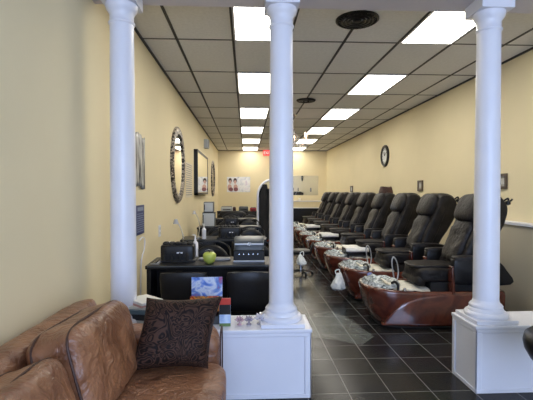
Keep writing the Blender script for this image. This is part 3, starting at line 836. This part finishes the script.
# chandelier
t = thing('chandelier', 'crystal chandelier with candle arms behind the middle column', 'chandelier', (1.02, 9.0, H))
obj('canopy', lathe(new(), [(0, 0), (.09, 0), (.08, -.02), (.03, -.05), (0, -.05)], seg=24), M_chrome, t)
obj('stem', lathe(new(), [(.008, -.04), (.008, -.30), (.03, -.33), (.045, -.38), (.02, -.43), (.012, -.50), (.04, -.55), (.055, -.60), (.03, -.66), (.008, -.70), (0, -.72)], seg=16), M_crys, t)
for k in range(6):
    a = 2*PI*k/6+.3; c_, s_ = math.cos(a), math.sin(a)
    arm = obj('arm', tube(new(), smooth_pts([(.03*c_, .03*s_, -.58), (.15*c_, .15*s_, -.68), (.28*c_, .28*s_, -.64), (.32*c_, .32*s_, -.53)], 5), .009, 8), M_crys, t)
    obj('cup', lathe(new(), [(.008, 0), (.045, .015), (.04, .018), (0, .01)], .32*c_, .32*s_, -.53, 14), M_crys, arm)
    obj('bulb', lathe(new(), [(.010, .01), (.012, .07), (.016, .09), (.010, .12), (0, .135)], .32*c_, .32*s_, -.53, 12), M_warmb, arm)
bm = new()
for k in range(12):
    a = 2*PI*k/12; 
    for q in range(9):
        u = q/8; r_ = .03+.27*u; z = -.32-.22*u-.10*math.sin(PI*u)
        lathe(bm, [(0, -.014), (.012, 0), (0, .014)], r_*math.cos(a), r_*math.sin(a), z, 6)
    for q in range(4): lathe(bm, [(0, -.02), (.012, 0), (0, .016)], .31*math.cos(a), .31*math.sin(a), -.60-.038*q, 6)
for q in range(5): lathe(bm, [(0, -.02), (.018, 0), (0, .02)], 0, 0, -.73-.04*q, 6)
obj('crystal_drops', bm, M_crys, t, smooth=False)['kind'] = 'stuff'

# ---------------------------------------------------------------- pedicure chairs
G = 'pedicure spa chairs along the right wall'
pc = thing('pedicure_chair', '', 'pedicure chair', group=G)
def outline(xn, xr, w, z, n=40):
    pts = []
    cx = xn+.42
    for k in range(n):
        a = PI/2+PI*k/(n-1)      # front nose half circle from +y to -y
        pts.append((cx+(cx-xn)*math.copysign(abs(math.cos(a))**.75, math.cos(a)), w*math.copysign(abs(math.sin(a))**.62, math.sin(a)), z))
    for t_ in (.33, .66): pts.append((cx+(xr-cx)*t_, -w, z))
    pts += [(xr-.03, -w, z), (xr, -w+.03, z), (xr, w-.03, z), (xr-.03, w, z)]
    for t_ in (.66, .33): pts.append((cx+(xr-cx)*t_, w, z))
    return pts
bm = new()
lv = [(-.56, .70, .31, .02), (-.59, .715, .325, .05), (-.635, .73, .345, .13), (-.675, .74, .358, .22), (-.70, .745, .365, .31), (-.71, .745, .365, .36), (-.70, .74, .36, .385), (-.68, .73, .35, .395)]
# upper rim rises towards the nose
def nose(p): 
    x, y, z = p
    return (x, y, z+(.035*max(0, min(1, (-.15-x)/.45))**1.5 if z > .27 else 0))
rings = [[nose(p) for p in outline(*l)] for l in lv]
rings.append([nose((x*.93-.0, y*.86, .385)) for x, y, z in outline(*lv[-1])])
rings.append([(x*.80 if x < 0 else x*.93, y*.7, .30) for x, y, z in outline(*lv[-1])])
loft(bm, rings)
obj('tub_body', bm, M_hull, pc, angle=60)
bm = new(); loft(bm, [[(x*.985, y*.97, z) for x, y, _ in outline(-.575, .70, .31, 0)] for z in (.0, .03)])
obj('kick_plinth', bm, M_blackm, pc)
# side fenders
for s in (-1, 1):
    arc = smooth_pts([(-.57, 0, .045), (-.51, 0, .14), (-.42, 0, .235), (-.29, 0, .31), (-.10, 0, .355), (.25, 0, .375), (.70, 0, .38)], 5)
    prof = [(p.x, p.z) for p in arc] + [(.70, .045)]
    bm = new(); r1 = []; r2 = []; r3 = []
    for x, z in prof:
        ww = .345+.02*min(1, z/.36)
        if x < -.34: ww *= (1-.45*((-.34-x)/.42)**2)
        r1.append((x, s*(ww-.05), z)); r2.append((x, s*(ww+.016), z)); r3.append((x+.01, s*(ww+.026), z-.018 if z > .07 else z))
    loft(bm, [r1, r2, r3]); obj('side_fender', bm, M_hull, pc, angle=50)
# bowl
bm = new(); lathe(bm, [(.185, .02), (.195, .035), (.187, .04), (.16, .0), (.10, -.07), (0, -.09)], -.495, 0, .412, 36, sx=.95, sy=1.35)
bowl = obj('foot_bowl', bm, mat('smoky_bowl', (.22, .27, .27), .12, .55), pc); bowl['label'] = 'smoky glass-like bowl'
M_film2 = varied('bowl_liner', (.66, .72, .74), (.06, .08, .085), 40, .12, .5, 30, alpha=.8)
def liner(u, v):
    a = 2*PI*u; r = .05+.165*v; n_ = noise.noise(Vector((math.cos(a)*3, math.sin(a)*3, v*3)))
    z = .372+.085*min(1, v/.8) - (.035*max(0, v-.85)/.15) + .014*n_ + .005*math.sin(a*9)*v
    return (-.495+.95*r*1.0*math.cos(a), r*1.38*math.sin(a), z)
obj('bowl_liner', sheet(new(), liner, 56, 14), M_film2, pc)['label'] = 'crumpled translucent plastic liner'
def tw(u, v):
    x = -.43+.50*u; w = .27-.05*u; y = w*(2*v-1)
    edge = abs(2*v-1)
    return (x, y,   .425-.030*u+.020*noise.noise(Vector((x*11, y*11, 0)))+.012*noise.noise(Vector((x*25, y*25, 4))) - .03*edge**6 - .02*u**4)
o = obj('basin_cover', sheet(new(), tw, 26, 26), M_towel, pc); o['label'] = 'cream crumpled cover over the basin'
s = o.modifiers.new('solid', 'SOLIDIFY'); s.thickness = .012
# faucet
f_ = obj('faucet', tube(new(), smooth_pts([(-.40, -.30, .38), (-.40, -.30, .46), (-.42, -.26, .485), (-.44, -.22, .465)], 5), .014, 8), M_black, pc)
obj('lever', lathe(new(), [(0, 0), (.018, 0), (.015, .04), (0, .045)], -.33, -.305, .385, 12), M_chrome, f_)
# seat pedestal and seat
obj('pedestal', B(-.02, .62, -.24, .24, .33, .47), M_blackm, pc, bevel=.01)
bm = new(); cushion(bm, (.17, 0, .54), .33, .25, .08, e=.35, n=16, wr=.012)
seat = obj('seat', bm, M_leathb, pc)
bm = new(); cushion(bm, (.09, 0, .625), .28, .19, .022, e=.5, n=12, wr=.010, seed=5); obj('seat_pad', bm, M_leathb, seat)
bm = new(); cushion(bm, (-.11, 0, .475), .065, .23, .06, Matrix.Rotation(R(25), 3, 'Y'), e=.5, n=10, wr=.008); obj('calf_rest', bm, M_leathb, pc)
# back
bm = new()
profY(bm, [(.27, .62), (.37, .60), (.50, .62), (.60, .76), (.72, .95), (.82, 1.14), (.84, 1.28), (.79, 1.38), (.69, 1.42), (.58, 1.37), (.51, 1.14), (.40, .86)], .25, .07, wr=.008)
back = obj('backrest', bm, M_leathb, pc)
bm = new(); rot = Matrix.Rotation(R(25), 3, 'Y')
cushion(bm, (.41, 0, .90), .065, .18, .27, rot, e=.45, n=18, wr=.028, seed=2); obj('massage_pad', bm, M_leathb, back)
bm = new(); cushion(bm, (.54, 0, 1.25), .09, .225, .165, Matrix.Rotation(R(26), 3, 'Y'), e=.6, n=16, wr=.010, seed=9)
obj('head_pillow', bm, M_leathb, back)
for sy in (-1, 1):
    bm = new(); cushion(bm, (.51, sy*.22, .98), .07, .045, .33, Matrix.Rotation(R(24), 3, 'Y'), e=.5, n=12, wr=.008); obj('side_bolster', bm, M_leathb, back)
bm = new()
tube(bm, smooth_pts([(.80, -.18, 1.33), (.86, -.18, 1.37), (.87, -.18, 1.33), (.91, -.18, 1.36)], 4), .010, 6)
lathe(bm, [(0, -.03), (.028, -.015), (.028, .015), (0, .03)], .86, -.18, 1.32, 12)
obj('adjust_knob', bm, M_black, back)
for sy in (-1, 1):
    bm = new(); profY(bm, [(.17, .47), (.16, .70), (.22, .745), (.45, .745), (.64, .715), (.74, .62), (.79, .46)], .052, .03, y0=sy*.325)
    a = obj('armrest', bm, M_leathv, pc)
    obj('arm_pad', profY(new(), [(.17, .735), (.20, .765), (.46, .765), (.60, .742), (.58, .72), (.2, .72)], .055, .03, y0=sy*.325), M_leathb, a)
    obj('arm_post', B(.15, .185, sy*.325-.04, sy*.325+.04,   .37, .66), M_hull, a, bevel=.006)['label'] = 'mahogany coloured front post'
ords = ['nearest', 'second nearest', 'third nearest', 'fourth nearest', 'fifth nearest', 'sixth nearest', 'fourth farthest'][:6] + ['third farthest', 'second farthest', 'farthest']
PY = [4.58+1.074*k for k in range(9)]; CH = []
extra = [', partly behind the right column', ', with a blue oval badge on its tub', ', beyond the badge chair', ', with a brown bag on its headrest', '', '', '', '', ', beside the back counter']
for k, y in enumerate(PY):
    o = pc if k == 0 else dup(pc); CH.append(o)
    o.location = (2.0, y, 0)
    o['label'] = '%s black pedicure chair with mahogany tub%s' % (ords[k], extra[k])
    if k == 1:
        bm = lathe(new(), [(0, 0), (.048, 0), (.046, .008), (.035, .012), (0, .012)], seg=28, mtx=Matrix.Translation((-.385, -.352, .365)) @ Matrix.Rotation(R(80), 4, 'X') @ Matrix.Diagonal((1, .7, 1, 1)))
        q = obj('badge', bm, mat('badge_blue', (.25, .32, .75), .3), o); q['label'] = 'blue oval badge'
        bm = lathe(new(), [(.024, .012), (.030, .015), (.030, .012)], seg=24, mtx=Matrix.Translation((-.385, -.352, .365)) @ Matrix.Rotation(R(80), 4, 'X') @ Matrix.Diagonal((1, .7, 1, 1)))
        obj('ring', bm, M_white, q)
for o in CH[:2]:
    obj('shower_hose', tube(new(), smooth_pts([(-.19, .30, .37), (-.17, .31, .48), (-.19, .31, .60), (-.23, .31, .655), (-.25, .31, .60), (-.235, .31, .48), (-.22, .30, .37)], 6), .008, 8), M_silver, o)
# black leg rests with white towels in front of some chairs
lrs = {2: 'third', 4: 'fifth', 6: 'seventh'}
me1 = None
for k in lrs:
    if me1 is None:
        bm = new(); cushion(bm, (-.24, -.07, .48), .17, .19, .05, e=.22, n=12); a_ = obj('leg_rest', bm, M_leathv, CH[k]); me1 = a_.data
    else:
        a_ = a_.copy(); C.objects.link(a_); a_.parent = CH[k]
t0 = None
for k, n_ in lrs.items():
    if t0 is None:
        def tf(u, v):
            x = -.18+.36*u; y = -.215+.40*v; z = .537+.006*noise.noise(Vector((x*12, y*12, 1)))
            if v < .10: z -= (.10-v)*.5; y = -.195-(.0)
            return (x, y, z)
        t0 = obj('white_towel', sheet(new(), tf, 16, 20), M_towelw); s = t0.modifiers.new('solid', 'SOLIDIFY'); s.thickness = .014; s.offset = 1
        o = t0
    else: o = t0.copy(); C.objects.link(o)
    o.location = (1.76, PY[k]-.07, 0)
    tag(o, 'white towel spread over the leg rest of the %s pedicure chair' % n_, 'towel', 'white towels on leg rests')
# brown bag on headrest of chair four
t = thing('handbag', 'reddish brown bag sitting on top of the fourth pedicure chair headrest', 'bag', (2.66, PY[3]-.02, 1.405))
bm = new(); rings = []
for i in range(9):
    u = i/8; w = .135-.028*u; d = .085-.035*u; z = .0+.135*u-.01
    k_ = .93 if i in (0, 8) else 1
    rings.append([(w*k_*math.copysign(abs(math.cos(2*PI*j/24))**.45, math.cos(2*PI*j/24)), d*k_*math.copysign(abs(math.sin(2*PI*j/24))**.6, math.sin(2*PI*j/24))+.004*math.sin(j*1.7+i), z+.008*math.sin(j*.9)) for j in range(24)])
obj('body', loft(bm, rings), varied('red_brown_hide', (.035, .012, .008), (.065, .022, .014), 12, .5, .4, 30), t)
obj('clasp', B(-.02, .02, -.075, -.055, .05, .08), MATS['leather_seam'], t, bevel=.003)

# pedicure stool + bags
t = thing('pedicure_stool', 'low black rolling stool in the aisle by the pedicure tubs, half behind the middle column', 'stool', (.95, 7.15, 0))
bm = new(); cushion(bm, (0, 0, .40), .18, .18, .045, e=.7, n=12); obj('seat', bm, M_leathv, t)
obj('post', lathe(new(), [(.03, .05), (.03, .2), (.02, .2), (.02, .37)], seg=14), M_chrome, t)
bm = new()
for k in range(5):
    a = 2*PI*k/5; tube(bm, [(0, 0, .08), (.2*math.cos(a), .2*math.sin(a), .055)], .014, 8)
    lathe(bm, [(0, 0), (.018, .004), (.025, .025), (.018, .046), (0, .05)], .2*math.cos(a), .2*math.sin(a), 0, 10)
obj('star_base', bm, M_black, t)
obj('low_back', tube(new(), smooth_pts([(.15, -.1, .40), (.2, -.05, .52), (.21, .05, .52), (.16, .12, .40)], 5), .02, 8), M_leathv, t)
def plasticbag(loc, r, h, lab, sd):
    t = thing('plastic_bag', lab, 'bag', loc, group='white plastic bags by the pedicure tubs')
    bm = new(); rings = []
    for i in range(17):
        u = i/16; rr = r*(1-.75*u**1.6)*min(1, .45+u*4)
        ring = []
        for k in range(40):
            a = 2*PI*k/40; c_, s_ = math.cos(a), math.sin(a)
            q = 1+.30*noise.noise(Vector((c_*1.6+sd, s_*1.6, u*2.5)))+.22*abs(noise.noise(Vector((c_*4, s_*4+sd, u*6))))
            ring.append((rr*q*c_+.03*u*math.sin(sd), rr*q*s_, h*u+.02*noise.noise(Vector((c_*2, s_*2, sd)))))
        rings.append(ring)
    obj('sack', loft(bm, rings), M_liner, t, angle=25)
    bm = new(); tube(bm, smooth_pts([(-.015, 0, h-.02), (-.03, .01, h+.03), (.02, .0, h+.05), (.025, -.01, h-.02)], 4), .008, 6)
    obj('handle_loop', bm, M_liner, t)
plasticbag((1.235, 5.52, .12), .095, .22, 'white crumpled plastic bag hanging off the front of the second pedicure tub', 1)
plasticbag((.94, 6.915, .21), .085, .17, 'white plastic bag hanging on the black rolling stool', 5)

# clear film on the floor
pts = [(.60, 4.45), (.78, 4.78), (1.0, 4.92), (1.12, 4.75), (1.19, 4.55), (1.22, 4.25), (1.27, 4.02), (1.08, 3.80), (.86, 3.95), (.70, 4.0), (.50, 4.02), (.48, 4.22)]
def film(u, v):
    a = u*len(pts); i = int(a) % len(pts); f = a-int(a); p, q = pts[i], pts[(i+1) % len(pts)]
    x = p[0]+(q[0]-p[0])*f; y = p[1]+(q[1]-p[1])*f
    x = .9+(x-.9)*v; y = 4.32+(y-4.32)*v
    return (x, y, .006+.018*abs(noise.noise(Vector((x*9, y*9, 0))))+.010*abs(noise.noise(Vector((x*25, y*25, 2)))))
o = obj('plastic_sheet', sheet(new(), film, 96, 24), M_film); tag(o, 'crumpled clear plastic sheet lying on the dark floor tiles', 'plastic sheet')

# black stool cut by right picture edge
t = thing('black_stool', 'black padded salon stool at the right edge, before the right half wall', 'stool', (1.85, 2.2, 0))
bm = new(); lathe(bm, [(0, .43), (.13, .43), (.19, .45), (.235, .49), (.262, .54), (.270, .58), (.262, .62), (.23, .645), (0, .655)], seg=48); obj('seat', bm, M_leathv, t, angle=70)
obj('post', lathe(new(), [(.035, .03), (.035, .3), (.025, .3), (.025, .43)], seg=20), M_chrome, t)
obj('disc_base', lathe(new(), [(0, 0), (.22, 0), (.22, .012), (.05, .035), (0, .035)], seg=40), M_chrome, t)

# ---------------------------------------------------------------- light
w = bpy.data.worlds.new('sky'); S.world = w; w.use_nodes = True
bg = w.node_tree.nodes['Background']; bg.inputs['Color'].default_value = (.50, .66, 1, 1); bg.inputs['Strength'].default_value = 2.0
def area(name, loc, rot, sx, sy, e, col):
    l = bpy.data.lights.new(name, 'AREA'); l.shape = 'RECTANGLE'; l.size = sx; l.size_y = sy; l.energy = e; l.color = col
    o = bpy.data.objects.new(name, l); C.objects.link(o); o.location = loc; o.rotation_euler = rot; return o
area('window_daylight', (1.07, YF-.15, 1.6), (R(90), 0, 0), 3.8, 2.25, 250, (.52, .66, 1))

cam = bpy.data.cameras.new('camera'); co = bpy.data.objects.new('camera', cam); C.objects.link(co)
cam.sensor_fit = 'HORIZONTAL'; cam.sensor_width = 36; cam.lens = 415/533*36; cam.clip_start = .05
co.location = (0, 0, 1.45); co.rotation_euler = (R(90-1.24), 0, R(-2.83))
S.camera = co
S.view_settings.view_transform = 'Standard'; S.view_settings.look = 'None'; S.view_settings.gamma = 1; S.view_settings.use_curve_mapping = False
S.view_settings.exposure = 0
